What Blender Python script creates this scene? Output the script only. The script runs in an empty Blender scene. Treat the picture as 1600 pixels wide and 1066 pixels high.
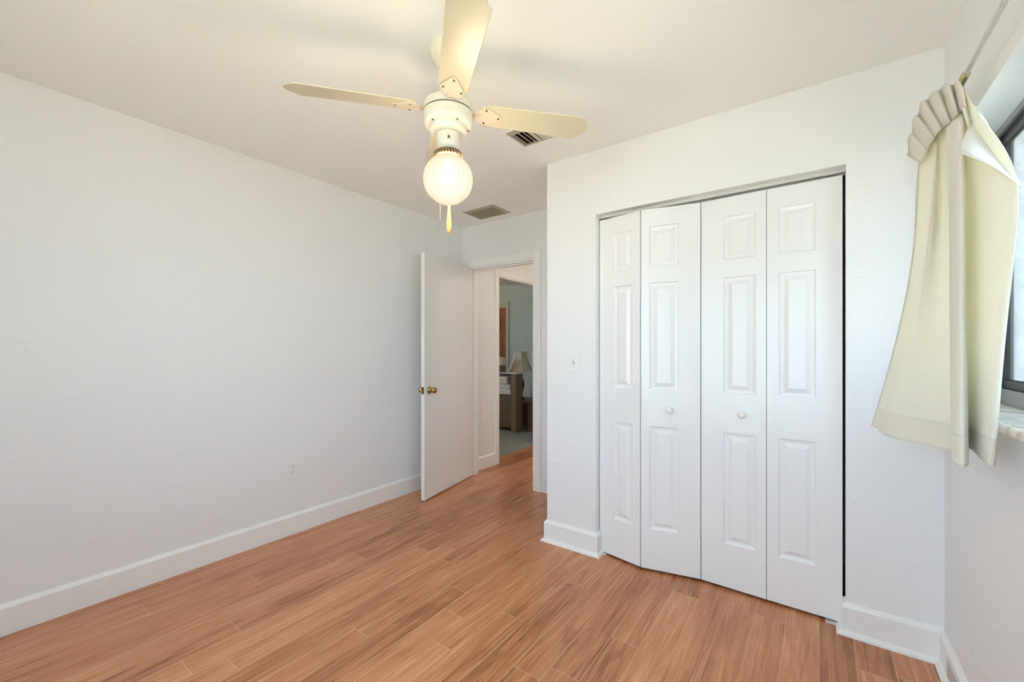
import bpy, bmesh, math, random
from mathutils import Vector, Matrix
random.seed(7)
PI = math.pi
SC = bpy.context.scene
COL = SC.collection

# ---------------------------------------------------------------- camera
cam_d = bpy.data.cameras.new('camera')
cam_d.sensor_width = 36.0
cam_d.lens = 661.7 / 1600 * 36.0
cam_d.shift_y = (545.0 - 533.0) / 1600
cam_d.clip_start = 0.02
cam = bpy.data.objects.new('camera', cam_d)
COL.objects.link(cam)
cam.location = (0, 0, 1.2434)
cam.rotation_euler = (PI / 2, 0, math.radians(35.959))
SC.camera = cam

# ---------------------------------------------------------------- light
SC.view_settings.view_transform = 'Standard'
SC.view_settings.look = 'None'
SC.view_settings.gamma = 1.0
SC.view_settings.use_curve_mapping = False
SC.view_settings.exposure = 0.06
SKY = 6.9
SUN = 52.0
LAMP_W = 84.0
HALL_W = 17.5
world = bpy.data.worlds.new('sky')
SC.world = world
world.use_nodes = True
wn = world.node_tree
wn.nodes.clear()
wo = wn.nodes.new('ShaderNodeOutputWorld')
wb = wn.nodes.new('ShaderNodeBackground')
wb.inputs['Color'].default_value = (0.62, 0.825, 1.08, 1)
wb.inputs['Strength'].default_value = SKY
wn.links.new(wb.outputs[0], wo.inputs[0])
sun_d = bpy.data.lights.new('sun', 'SUN'); sun_d.energy = SUN; sun_d.color = (0.98, 0.96, 0.82); sun_d.angle = math.radians(0.6)
sun = bpy.data.objects.new('sun', sun_d); COL.objects.link(sun); sun.rotation_euler = Vector((0.60, -0.08, -0.79)).to_track_quat('-Z', 'Y').to_euler()
hall_d = bpy.data.lights.new('hall_fill', 'POINT'); hall_d.energy = HALL_W; hall_d.color = (1.0, 0.90, 0.78); hall_d.shadow_soft_size = 0.12  # unseen point light added to brighten the hall
hall_l = bpy.data.objects.new('hall_fill', hall_d); COL.objects.link(hall_l); hall_l.location = (-1.3, 4.1, 2.25)
SC.cycles.max_bounces = 14
SC.cycles.diffuse_bounces = 10
SC.cycles.glossy_bounces = 4
SC.cycles.transparent_max_bounces = 16
SC.cycles.transmission_bounces = 8
SC.cycles.caustics_reflective = False
SC.cycles.caustics_refractive = False
SC.cycles.use_denoising = True
SC.cycles.sample_clamp_indirect = 6.0

def portal(name, loc, rot, sx, sy):
    d = bpy.data.lights.new(name, 'AREA')
    d.shape = 'RECTANGLE'; d.size = sx; d.size_y = sy
    d.cycles.is_portal = True
    o = bpy.data.objects.new(name, d); COL.objects.link(o)
    o.location = loc; o.rotation_euler = rot
    return o

# ---------------------------------------------------------------- dimensions
H = 2.44
XL, XR = -2.869, 0.401          # left wall, window wall
YB = -0.75                      # wall behind the camera
YC = 2.359                      # closet wall face
XC = -1.429                     # closet outer corner
YE, YE2 = 3.118, 3.235          # door wall, room side and hall side
CO1, CO2, CZ = -1.088, 0.095, 2.052   # closet opening
DO1, DO2, DZ = -2.775, -2.022, 2.032  # bedroom door opening
WY1, WY2, WZ1, WZ2 = 0.10, 2.22, 1.03, 2.003   # window opening
BWX1, BWX2, BWZ1, BWZ2 = -1.9, 0.12, 0.45, 2.08  # unseen window behind the camera, enlarged for front light
HX, HX2 = -2.82, -2.95          # hall's left wall
HO1, HO2, HZ = 3.63, 4.62, 2.03  # its doorway
YH = 5.05
R2X, R2Y1, R2Y2 = -6.6, 3.35, 6.45   # the far room

# ---------------------------------------------------------------- materials
def mat(name, color, rough=0.5, metal=0.0, spec=0.5):
    m = bpy.data.materials.new(name); m.use_nodes = True
    b = m.node_tree.nodes['Principled BSDF']
    b.inputs['Base Color'].default_value = (*color, 1)
    b.inputs['Roughness'].default_value = rough
    b.inputs['Metallic'].default_value = metal
    b.inputs['Specular IOR Level'].default_value = spec
    return m
def nd(nt, typ, ins=None, **props):
    n = nt.nodes.new(typ)
    for k, v in props.items(): setattr(n, k, v)
    for k, v in (ins or {}).items():
        s = n.inputs[k]
        if hasattr(v, 'is_output'): nt.links.new(v, s)
        else: s.default_value = v
    return n
def mth(nt, op, a, b=0.0, c=0.0):
    n = nt.nodes.new('ShaderNodeMath'); n.operation = op
    for i, v in enumerate((a, b, c)):
        if hasattr(v, 'is_output'): nt.links.new(v, n.inputs[i])
        else: n.inputs[i].default_value = v
    return n.outputs[0]
def bumped(m, scale, strength, dist=0.004, detail=3.0, lo=0.0, hi=1.0, stretch=None):
    nt = m.node_tree; b = nt.nodes['Principled BSDF']
    g = nd(nt, 'ShaderNodeNewGeometry')
    vec = g.outputs['Position']
    if stretch:
        mp = nd(nt, 'ShaderNodeMapping', {'Vector': vec, 'Scale': stretch}); vec = mp.outputs[0]
    t = nd(nt, 'ShaderNodeTexNoise', {'Vector': vec, 'Scale': scale, 'Detail': detail})
    r = nd(nt, 'ShaderNodeMapRange', {'Value': t.outputs[0], 'From Min': lo, 'From Max': hi})
    bp = nd(nt, 'ShaderNodeBump', {'Height': r.outputs[0], 'Strength': strength, 'Distance': dist})
    nt.links.new(bp.outputs[0], b.inputs['Normal'])
    return m

M = {}
M['wall'] = bumped(mat('wall_paint', (0.80, 0.80, 0.795), 0.45, spec=0.35), 9.0, 0.5, 0.005, 6, 0.60, 0.78, (1, 1, 1.6))
M['ceiling'] = bumped(mat('ceiling_paint', (0.90, 0.895, 0.865), 0.7), 14.0, 0.12, 0.004, 4, 0.45, 0.7)
M['trim'] = mat('trim_paint', (0.83, 0.825, 0.80), 0.32)
M['door'] = bumped(mat('door_paint', (0.80, 0.785, 0.755), 0.38), 40, 0.05, 0.002, 2)
M['closet_door'] = bumped(mat('closet_door_paint', (0.83, 0.83, 0.82), 0.27), 60, 0.10, 0.0015, 3, stretch=(3, 3, 0.25))
M['dark_inside'] = mat('closet_interior_dark', (0.30, 0.30, 0.29), 0.8)
M['fan'] = mat('fan_enamel', (0.67, 0.63, 0.52), 0.25)
M['blade'] = mat('fan_blade_laminate', (0.54, 0.475, 0.35), 0.32)
M['bracket'] = mat('blade_bracket_enamel', (0.60, 0.505, 0.395), 0.35)
M['screw'] = mat('screw_steel', (0.16, 0.12, 0.08), 0.4, 0.7)
M['groove'] = mat('groove_dark', (0.16, 0.13, 0.09), 0.6)
M['brass'] = mat('aged_brass', (0.20, 0.12, 0.06), 0.35, 0.9)
M['knob_brass'] = mat('knob_brass', (0.45, 0.30, 0.11), 0.22, 1.0)
M['dark_brass'] = mat('dark_brass', (0.13, 0.09, 0.045), 0.3, 0.9)
M['pull_wood'] = mat('pull_wood', (0.80, 0.42, 0.13), 0.4)
M['chain'] = mat('pull_chain_metal', (0.80, 0.76, 0.66), 0.35, 0.3)
M['ink'] = mat('emblem_ink', (0.12, 0.10, 0.07), 0.5)
M['vent'] = mat('vent_metal', (0.40, 0.37, 0.29), 0.5, 0.1)
M['vent_filter'] = mat('vent_grille', (0.26, 0.235, 0.165), 0.7)
M['vent_slat'] = mat('vent_slat_metal', (0.62, 0.57, 0.46), 0.5, 0.1)
M['black'] = mat('duct_dark', (0.012, 0.011, 0.010), 0.9)
M['plastic'] = mat('white_plastic', (0.80, 0.80, 0.78), 0.3)
M['slot'] = mat('slot_dark', (0.10, 0.10, 0.10), 0.6)
M['white_metal'] = mat('track_metal', (0.62, 0.61, 0.57), 0.35, 0.2)
M['steel'] = mat('pivot_steel', (0.55, 0.55, 0.55), 0.35, 0.9)
M['alu'] = mat('bronze_aluminium', (0.085, 0.083, 0.080), 0.38, 0.5)
M['alu_light'] = mat('mill_aluminium', (0.34, 0.335, 0.325), 0.4, 0.5)
M['gasket'] = mat('window_gasket', (0.02, 0.02, 0.02), 0.7)
M['rod'] = mat('rod_enamel', (0.93, 0.91, 0.84), 0.18)
M['rod_brass'] = mat('rod_sleeve_brass', (0.55, 0.48, 0.22), 0.35, 0.5)
M['lampshade'] = mat('lampshade_cloth', (0.74, 0.66, 0.53), 0.9)
M['lamp_base'] = mat('lamp_base_black', (0.012, 0.010, 0.010), 0.4)
M['oak'] = bumped(mat('cabinet_oak', (0.22, 0.135, 0.07), 0.5), 30, 0.2, 0.002, 4, stretch=(4, 4, 0.3))
M['panel_brown'] = mat('cabinet_panel', (0.14, 0.088, 0.048), 0.6)
M['linen'] = mat('folded_linen', (0.74, 0.68, 0.61), 0.9)
M['armchair'] = mat('armchair_cloth', (0.66, 0.60, 0.53), 0.9)
M['basket'] = mat('basket_weave', (0.22, 0.21, 0.20), 0.8)
M['room_wall'] = mat('far_room_paint', (0.55, 0.565, 0.52), 0.7)
M['cream_trim'] = mat('cream_trim_paint', (0.55, 0.48, 0.34), 0.5)

# marble sill
m = mat('sill_marble', (0.8, 0.74, 0.66), 0.25); M['marble'] = m
nt = m.node_tree; b = nt.nodes['Principled BSDF']
g = nd(nt, 'ShaderNodeNewGeometry')
t = nd(nt, 'ShaderNodeTexNoise', {'Vector': g.outputs['Position'], 'Scale': 9.0, 'Detail': 6.0, 'Distortion': 1.5})
r = nd(nt, 'ShaderNodeValToRGB', {'Fac': t.outputs[0]})
r.color_ramp.elements[0].position = 0.35; r.color_ramp.elements[0].color = (0.60, 0.50, 0.40, 1)
r.color_ramp.elements[1].position = 0.6; r.color_ramp.elements[1].color = (0.84, 0.79, 0.74, 1)
nt.links.new(r.outputs[0], b.inputs['Base Color'])

# stucco outside
m = bumped(mat('stucco', (0.70, 0.69, 0.67), 0.95, spec=0.1), 22, 0.45, 0.012, 5, 0.35, 0.7); M['stucco'] = m
m = mat('concrete_ground', (0.46, 0.43, 0.37), 0.95); M['concrete'] = m

# wooden door in the far room
m = mat('stained_wood', (0.3, 0.1, 0.03), 0.35); M['stained_wood'] = m
nt = m.node_tree; b = nt.nodes['Principled BSDF']
g = nd(nt, 'ShaderNodeNewGeometry')
mp = nd(nt, 'ShaderNodeMapping', {'Vector': g.outputs['Position'], 'Scale': (9, 9, 0.8)})
t = nd(nt, 'ShaderNodeTexNoise', {'Vector': mp.outputs[0], 'Scale': 3.0, 'Detail': 5.0, 'Distortion': 1.0})
r = nd(nt, 'ShaderNodeValToRGB', {'Fac': t.outputs[0]})
r.color_ramp.elements[0].position = 0.3; r.color_ramp.elements[0].color = (0.16, 0.035, 0.008, 1)
r.color_ramp.elements[1].position = 0.7; r.color_ramp.elements[1].color = (0.50, 0.17, 0.045, 1)
nt.links.new(r.outputs[0], b.inputs['Base Color'])

# carpet
m = bumped(mat('carpet_pile', (0.33, 0.33, 0.29), 0.95, spec=0.1), 120, 0.6, 0.006, 3); M['carpet'] = m

# laminate floor: planks 0.117 m wide running along y
m = mat('laminate_planks', (0.4, 0.2, 0.1), 0.3, spec=0.42); M['floor'] = m
nt = m.node_tree; b = nt.nodes['Principled BSDF']
g = nd(nt, 'ShaderNodeNewGeometry')
sp = nd(nt, 'ShaderNodeSeparateXYZ', {0: g.outputs['Position']})
X, Y = sp.outputs[0], sp.outputs[1]
u = mth(nt, 'DIVIDE', mth(nt, 'ADD', X, 10.0 - 0.0925), 0.1208)
iu = mth(nt, 'FLOOR', u); fu = mth(nt, 'FRACT', u)
w1 = nd(nt, 'ShaderNodeTexWhiteNoise', {'W': iu}, noise_dimensions='1D')
v = mth(nt, 'ADD', mth(nt, 'DIVIDE', Y, 1.21), mth(nt, 'MULTIPLY', w1.outputs[0], 7.3))
iv = mth(nt, 'FLOOR', v); fv = mth(nt, 'FRACT', v)
cid = nd(nt, 'ShaderNodeCombineXYZ', {0: iu, 1: iv, 2: 3.0})
w2 = nd(nt, 'ShaderNodeTexWhiteNoise', {'Vector': cid.outputs[0]}, noise_dimensions='3D')
rnd = w2.outputs[0]
gz = mth(nt, 'MULTIPLY', rnd, 40.0)
gv = nd(nt, 'ShaderNodeCombineXYZ', {0: mth(nt, 'MULTIPLY', X, 16.0), 1: mth(nt, 'MULTIPLY', Y, 1.3), 2: gz})
n1 = nd(nt, 'ShaderNodeTexNoise', {'Vector': gv.outputs[0], 'Scale': 1.5, 'Detail': 4.0, 'Roughness': 0.55, 'Distortion': 1.3})
gv2 = nd(nt, 'ShaderNodeCombineXYZ', {0: mth(nt, 'MULTIPLY', X, 110.0), 1: mth(nt, 'MULTIPLY', Y, 3.0), 2: gz})
n2 = nd(nt, 'ShaderNodeTexNoise', {'Vector': gv2.outputs[0], 'Scale': 1.0, 'Detail': 3.0})
rings = mth(nt, 'ABSOLUTE', mth(nt, 'SINE', mth(nt, 'MULTIPLY', n1.outputs[0], 26.0)))
val = mth(nt, 'ADD', mth(nt, 'MULTIPLY', n1.outputs[0], 0.75),
          mth(nt, 'ADD', mth(nt, 'MULTIPLY', n2.outputs[0], 0.22),
              mth(nt, 'ADD', mth(nt, 'MULTIPLY', rings, 0.07), mth(nt, 'MULTIPLY', rnd, 0.20))))
r = nd(nt, 'ShaderNodeValToRGB', {'Fac': val})
e = r.color_ramp.elements
e[0].position = 0.38; e[0].color = (0.235, 0.080, 0.026, 1)
e[1].position = 0.86; e[1].color = (0.65, 0.315, 0.158, 1)
k = e.new(0.60); k.color = (0.470, 0.188, 0.080, 1)
# joints, bevel highlights painted in as a lighter colour
su = mth(nt, 'LESS_THAN', mth(nt, 'MINIMUM', fu, mth(nt, 'SUBTRACT', 1.0, fu)), 0.013)
sv = mth(nt, 'LESS_THAN', mth(nt, 'MINIMUM', fv, mth(nt, 'SUBTRACT', 1.0, fv)), 0.0016)
def mixc(fac, a, bcol):
    n = nt.nodes.new('ShaderNodeMix'); n.data_type = 'RGBA'
    if hasattr(fac, 'is_output'): nt.links.new(fac, n.inputs[0])
    else: n.inputs[0].default_value = fac
    nt.links.new(a, n.inputs[6]); n.inputs[7].default_value = (*bcol, 1)
    return n.outputs[2]
c1 = mixc(mth(nt, 'MULTIPLY', su, 0.75), r.outputs[0], (0.66, 0.38, 0.20))
c2 = mixc(mth(nt, 'MULTIPLY', sv, 0.6), c1, (0.68, 0.42, 0.26))
nt.links.new(c2, b.inputs['Base Color'])
nt.links.new(mth(nt, 'ADD', 0.20, mth(nt, 'MULTIPLY', n2.outputs[0], 0.12)), b.inputs['Roughness'])

# glass pane
m = bpy.data.materials.new('window_glass'); m.use_nodes = True; M['glass'] = m
nt = m.node_tree; nt.nodes.clear()
o = nd(nt, 'ShaderNodeOutputMaterial')
tr = nd(nt, 'ShaderNodeBsdfTransparent', {'Color': (0.93, 0.95, 0.94, 1)})
gl = nd(nt, 'ShaderNodeBsdfGlossy', {'Roughness': 0.02})
fr = nd(nt, 'ShaderNodeFresnel', {'IOR': 1.45})
mx = nd(nt, 'ShaderNodeMixShader', {0: mth(nt, 'MULTIPLY', fr.outputs[0], 0.6), 1: tr.outputs[0], 2: gl.outputs[0]})
nt.links.new(mx.outputs[0], o.inputs[0])

# curtain cloth
def cloth(name, col, trans):
    m = bpy.data.materials.new(name); m.use_nodes = True
    nt = m.node_tree; nt.nodes.clear()
    o = nd(nt, 'ShaderNodeOutputMaterial')
    g = nd(nt, 'ShaderNodeNewGeometry')
    mp = nd(nt, 'ShaderNodeMapping', {'Vector': g.outputs['Position'], 'Scale': (40, 40, 420)})
    t = nd(nt, 'ShaderNodeTexNoise', {'Vector': mp.outputs[0], 'Scale': 1.0, 'Detail': 3.0})
    bp = nd(nt, 'ShaderNodeBump', {'Height': t.outputs[0], 'Strength': 0.35, 'Distance': 0.003})
    rr = nd(nt, 'ShaderNodeValToRGB', {'Fac': t.outputs[0]})
    rr.color_ramp.elements[0].position = 0.3; rr.color_ramp.elements[0].color = (*[c * 0.93 for c in col], 1)
    rr.color_ramp.elements[1].position = 0.7; rr.color_ramp.elements[1].color = (*col, 1)
    d = nd(nt, 'ShaderNodeBsdfDiffuse', {'Color': rr.outputs[0], 'Roughness': 0.5, 'Normal': bp.outputs[0]})
    tl = nd(nt, 'ShaderNodeBsdfTranslucent', {'Color': (col[0], col[1] * 0.935, col[2] * 0.74, 1), 'Normal': bp.outputs[0]})
    mx = nd(nt, 'ShaderNodeMixShader', {0: trans, 1: d.outputs[0], 2: tl.outputs[0]})
    nt.links.new(mx.outputs[0], o.inputs[0])
    return m
M['curtain'] = cloth('curtain_linen', (0.90, 0.885, 0.82), 0.28)
M['curtain_hem'] = cloth('curtain_hem_linen', (0.86, 0.83, 0.74), 0.20)
M['lining'] = cloth('curtain_lining', (0.86, 0.84, 0.76), 0.15)

# lit cut-glass globe: shell emission stands in for bulb glow through pressed glass
m = bpy.data.materials.new('lit_cut_glass'); m.use_nodes = True; M['globe'] = m
nt = m.node_tree; nt.nodes.clear()
o = nd(nt, 'ShaderNodeOutputMaterial')
lw = nd(nt, 'ShaderNodeLayerWeight', {'Blend': 0.5})
ra = nd(nt, 'ShaderNodeValToRGB', {'Fac': lw.outputs['Facing']})
ra.color_ramp.elements[0].position = 0.05; ra.color_ramp.elements[0].color = (1.0, 0.95, 0.82, 1)
ra.color_ramp.elements[1].position = 0.75; ra.color_ramp.elements[1].color = (0.86, 0.70, 0.46, 1)
em = nd(nt, 'ShaderNodeEmission', {'Color': ra.outputs[0], 'Strength': 1.12})
tr = nd(nt, 'ShaderNodeBsdfTransparent', {'Color': (1.0, 0.97, 0.90, 1)})
fc = nd(nt, 'ShaderNodeMapRange', {'Value': lw.outputs['Facing'], 'From Min': 0.0, 'From Max': 0.8, 'To Min': 0.62, 'To Max': 0.95})
m1 = nd(nt, 'ShaderNodeMixShader', {0: fc.outputs[0], 1: tr.outputs[0], 2: em.outputs[0]})
nt.links.new(m1.outputs[0], o.inputs[0])
m = bpy.data.materials.new('lit_bulb'); m.use_nodes = True; M['bulb'] = m
nt = m.node_tree; nt.nodes.clear()
o = nd(nt, 'ShaderNodeOutputMaterial')
em = nd(nt, 'ShaderNodeEmission', {'Color': (1.0, 0.90, 0.72, 1), 'Strength': 5.0})
tr = nd(nt, 'ShaderNodeBsdfTransparent')
m1 = nd(nt, 'ShaderNodeMixShader', {0: 0.5, 1: tr.outputs[0], 2: em.outputs[0]})
nt.links.new(m1.outputs[0], o.inputs[0])

# ---------------------------------------------------------------- mesh helpers
def link(name, bm, m, parent=None, smooth=False, loc=None, rot=None, bevel=0.0):
    bmesh.ops.recalc_face_normals(bm, faces=bm.faces)
    me = bpy.data.meshes.new(name)
    bm.to_mesh(me); bm.free()
    o = bpy.data.objects.new(name, me)
    COL.objects.link(o)
    me.materials.append(m if not isinstance(m, str) else M[m])
    if smooth:
        for p in me.polygons: p.use_smooth = True
    if parent: o.parent = parent
    if loc: o.location = loc
    if rot: o.rotation_euler = rot
    if bevel:
        md = o.modifiers.new('bevel', 'BEVEL'); md.width = bevel; md.segments = 2; md.limit_method = 'ANGLE'
    return o
def NB(): return bmesh.new()
def box(bm, x0, x1, y0, y1, z0, z1, mx=None):
    vs = [bm.verts.new((x, y, z)) for z in (z0, z1) for y in (y0, y1) for x in (x0, x1)]
    if mx is not None:
        for v_ in vs: v_.co = mx @ v_.co
    for f in ((0, 2, 3, 1), (4, 5, 7, 6), (0, 1, 5, 4), (1, 3, 7, 5), (3, 2, 6, 7), (2, 0, 4, 6)):
        bm.faces.new([vs[i] for i in f])
    return vs
def lathe(bm, prof, n=48, c=(0, 0), ribs=0, amp=0.0, zr=None):
    rings = []
    for (r_, z) in prof:
        ring = []
        for i in range(n):
            a = 2 * PI * i / n
            rr = r_
            if ribs and zr and zr[0] < z < zr[1]:
                rr = r_ * (1 + amp * (abs(math.cos(ribs * a / 2)) - 0.5))
            ring.append(bm.verts.new((c[0] + rr * math.cos(a), c[1] + rr * math.sin(a), z)))
        rings.append(ring)
    for a, b_ in zip(rings, rings[1:]):
        for i in range(n):
            j = (i + 1) % n
            bm.faces.new((a[i], a[j], b_[j], b_[i]))
    if prof[0][0] > 1e-4: bm.faces.new(rings[0][::-1])
    if prof[-1][0] > 1e-4: bm.faces.new(rings[-1])
    return rings
def tube(bm, pts, r_, n=12, caps=True):
    rings = []
    pts = [Vector(p) for p in pts]
    for i, p in enumerate(pts):
        d = (pts[min(i + 1, len(pts) - 1)] - pts[max(i - 1, 0)]).normalized()
        a = d.cross(Vector((0, 0, 1)))
        if a.length < 1e-3: a = d.cross(Vector((1, 0, 0)))
        a.normalize(); b_ = d.cross(a)
        rad = r_[i] if isinstance(r_, (list, tuple)) else r_
        rings.append([bm.verts.new(p + rad * (math.cos(2 * PI * k / n) * a + math.sin(2 * PI * k / n) * b_)) for k in range(n)])
    for a, b_ in zip(rings, rings[1:]):
        for k in range(n):
            j = (k + 1) % n
            bm.faces.new((a[k], a[j], b_[j], b_[k]))
    if caps:
        bm.faces.new(rings[0][::-1]); bm.faces.new(rings[-1])
def prism(bm, poly, z0, z1, mx=None):
    lo = [bm.verts.new((x, y, z0)) for x, y in poly]
    hi = [bm.verts.new((x, y, z1)) for x, y in poly]
    if mx is not None:
        for v_ in lo + hi: v_.co = mx @ v_.co
    n = len(poly)
    bm.faces.new(lo[::-1]); bm.faces.new(hi)
    for i in range(n):
        j = (i + 1) % n
        bm.faces.new((lo[i], lo[j], hi[j], hi[i]))
def grid(bm, rows):
    vs = [[bm.verts.new(p) for p in row] for row in rows]
    for a, b_ in zip(vs, vs[1:]):
        for i in range(len(a) - 1):
            bm.faces.new((a[i], a[i + 1], b_[i + 1], b_[i]))
def profile_run(bm, prof, p0, p1, out):
    """baseboard: profile (distance from wall, height) swept from p0 to p1 on the floor, out = unit vector into the room"""
    ends = []
    for p in (p0, p1):
        ends.append([bm.verts.new((p[0] + out[0] * d, p[1] + out[1] * d, z)) for d, z in prof])
    n = len(prof)
    for i in range(n):
        j = (i + 1) % n
        bm.faces.new((ends[0][i], ends[0][j], ends[1][j], ends[1][i]))
    bm.faces.new(ends[0][::-1]); bm.faces.new(ends[1])

def struct(name, bm, m, **k):
    o = link(name, bm, m, **k)
    if o.parent is None: o['kind'] = 'structure'
    return o
def tag(o, label, cat, group=None):
    o['label'] = label; o['category'] = cat
    if group: o['group'] = group
    return o
def thing(name, label, cat, loc=(0, 0, 0), rz=0.0, group=None):
    o = bpy.data.objects.new(name, None); COL.objects.link(o)
    o.empty_display_size = 0.05
    o.location = loc; o.rotation_euler = (0, 0, rz)
    return tag(o, label, cat, group)

# ================================================================ THE SETTING
# floors
bm = NB(); box(bm, -2.975, 0.62, YB - 0.2, YH + 0.1, -0.1, 0.0); struct('floor', bm, 'floor')
bm = NB(); box(bm, R2X - 0.1, -2.975, R2Y1 - 0.12, R2Y2 + 0.12, -0.1, 0.004); struct('floor_carpet', bm, 'carpet')
bm = NB(); box(bm, R2X - 0.1, 0.62, YB - 0.2, R2Y2 + 0.12, H, H + 0.12); struct('ceiling', bm, 'ceiling')
bm = NB(); box(bm, -14, 12, -12, 14, -0.35, -0.25); struct('ground', bm, 'concrete')

# walls
bm = NB(); box(bm, XL - 0.12, XL, YB - 0.2, YE, 0, H); struct('wall_left', bm, 'wall')
bm = NB()
box(bm, XL - 0.12, DO1, YE, YE2, 0, H); box(bm, DO2, XR, YE, YE2, 0, H); box(bm, DO1, DO2, YE, YE2, DZ, H)
struct('wall_back_door', bm, 'wall')
bm = NB()
box(bm, XC, CO1, YC, YC + 0.1, 0, H); box(bm, CO2, XR, YC, YC + 0.1, 0, H); box(bm, CO1, CO2, YC, YC + 0.1, CZ, H)
struct('wall_closet', bm, 'wall')
bm = NB(); box(bm, XC, XC + 0.1, YC + 0.1, YE, 0, H); struct('wall_closet_side', bm, 'wall')
bm = NB()
XO = 0.60
box(bm, XR, XO, YB - 0.2, WY1, 0, H); box(bm, XR, XO, WY2, YE2, 0, H)
box(bm, XR, XO, WY1, WY2, 0, WZ1); box(bm, XR, XO, WY1, WY2, WZ2, H)
struct('wall_right', bm, 'wall')
bm = NB()
box(bm, XL, BWX1, YB - 0.2, YB, 0, H); box(bm, BWX2, XR, YB - 0.2, YB, 0, H)
box(bm, BWX1, BWX2, YB - 0.2, YB, 0, BWZ1); box(bm, BWX1, BWX2, YB - 0.2, YB, BWZ2, H)
struct('wall_behind', bm, 'wall')
# hall
bm = NB()
box(bm, HX2, HX, YE2, HO1, 0, H); box(bm, HX2, HX, HO2, YH, 0, H); box(bm, HX2, HX, HO1, HO2, HZ, H)
struct('wall_hall_left', bm, 'wall')
bm = NB(); box(bm, HX2, 0.1, YH, YH + 0.1, 0, H); struct('wall_hall_end', bm, 'wall')
bm = NB(); box(bm, 0.0, 0.1, YE2, YH, 0, H); struct('wall_hall_right', bm, 'wall')
# far room, with an unseen window opening added to let daylight in
bm = NB(); box(bm, R2X, -2.95, R2Y2, R2Y2 + 0.1, 0, H); struct('wall_far_room', bm, 'room_wall')
bm = NB(); box(bm, R2X - 0.1, R2X, R2Y1 - 0.1, R2Y2 + 0.1, 0, H); struct('wall_far_room_left', bm, 'room_wall')
bm = NB(); box(bm, HX2, HX2 + 0.1, YH + 0.1, R2Y2, 0, H); struct('wall_far_room_right', bm, 'room_wall')
W2A, W2B = -5.7, -4.7
bm = NB()
box(bm, R2X, W2A, R2Y1 - 0.1, R2Y1, 0, H); box(bm, W2B, HX2, R2Y1 - 0.1, R2Y1, 0, H)
box(bm, W2A, W2B, R2Y1 - 0.1, R2Y1, 0, 0.9); box(bm, W2A, W2B, R2Y1 - 0.1, R2Y1, 2.0, H)
struct('wall_far_room_near', bm, 'room_wall')

portal('daylight_portal_right', (XO + 0.01, (WY1 + WY2) / 2, (WZ1 + WZ2) / 2), (0, PI / 2, 0), WZ2 - WZ1, WY2 - WY1)
portal('daylight_portal_behind', ((BWX1 + BWX2) / 2, YB - 0.21, (BWZ1 + BWZ2) / 2), (PI / 2, 0, 0), BWX2 - BWX1, BWZ2 - BWZ1)
portal('daylight_portal_far_room', ((W2A + W2B) / 2, R2Y1 - 0.11, 1.45), (PI / 2, 0, 0), W2B - W2A, 1.1)

# exterior wing wall seen through the pane
bm = NB(); box(bm, XO + 0.02, 3.0, 2.75, 2.95, -0.3, 2.9); struct('wall_exterior', bm, 'stucco')

# baseboards
PR = [(0, 0), (0.016, 0), (0.016, 0.118), (0.010, 0.128), (0.004, 0.135), (0, 0.135)]
PRS = [(0, 0), (0.034, 0), (0.033, 0.008), (0.018, 0.019), (0.016, 0.020), (0.016, 0.118), (0.010, 0.128), (0.004, 0.135), (0, 0.135)]
bm = NB(); profile_run(bm, PR, (XL, YB), (XL, YE), (1, 0)); struct('baseboard_left', bm, 'trim')
def mitred(name, pts, prof, closed=False):
    """sweep prof along a floor polyline (room on the left of travel)"""
    bm = NB(); rings = []
    P = [Vector((p[0], p[1])) for p in pts]
    for i, p in enumerate(P):
        ns = []
        if i > 0: d = (p - P[i - 1]).normalized(); ns.append(Vector((-d.y, d.x)))
        if i < len(P) - 1: d = (P[i + 1] - p).normalized(); ns.append(Vector((-d.y, d.x)))
        if len(ns) == 2:
            q = (ns[0] + ns[1]).normalized(); q = q / q.dot(ns[0])
        else: q = ns[0]
        rings.append([bm.verts.new((p.x + q.x * d_, p.y + q.y * d_, z)) for d_, z in prof])
    n = len(prof)
    for a, b_ in zip(rings, rings[1:]):
        for i in range(n):
            j = (i + 1) % n
            bm.faces.new((a[i], a[j], b_[j], b_[i]))
    bm.faces.new(rings[0][::-1]); bm.faces.new(rings[-1])
    return struct(name, bm, 'trim')
mitred('baseboard_closet_left', [(CO1, YC + 0.045), (CO1, YC), (XC, YC), (XC, YE - 0.001)], PRS)
mitred('baseboard_closet_right', [(XR, YB), (XR, YC), (CO2, YC), (CO2, YC + 0.05)], PRS)
mitred('baseboard_hall', [(HX, HO1 - 0.062), (HX, YE2)], PR)
bm = NB(); box(bm, XR - 0.0185, XR - 0.016, 2.085, 2.215, 0.03, 0.095); tag(link('baseboard_patch', bm, mat('patch_grey', (0.55, 0.54, 0.53), 0.4)), 'small grey patch on the white baseboard under the window', 'wall plate')  # flat grey rectangle on the baseboard face

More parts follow.
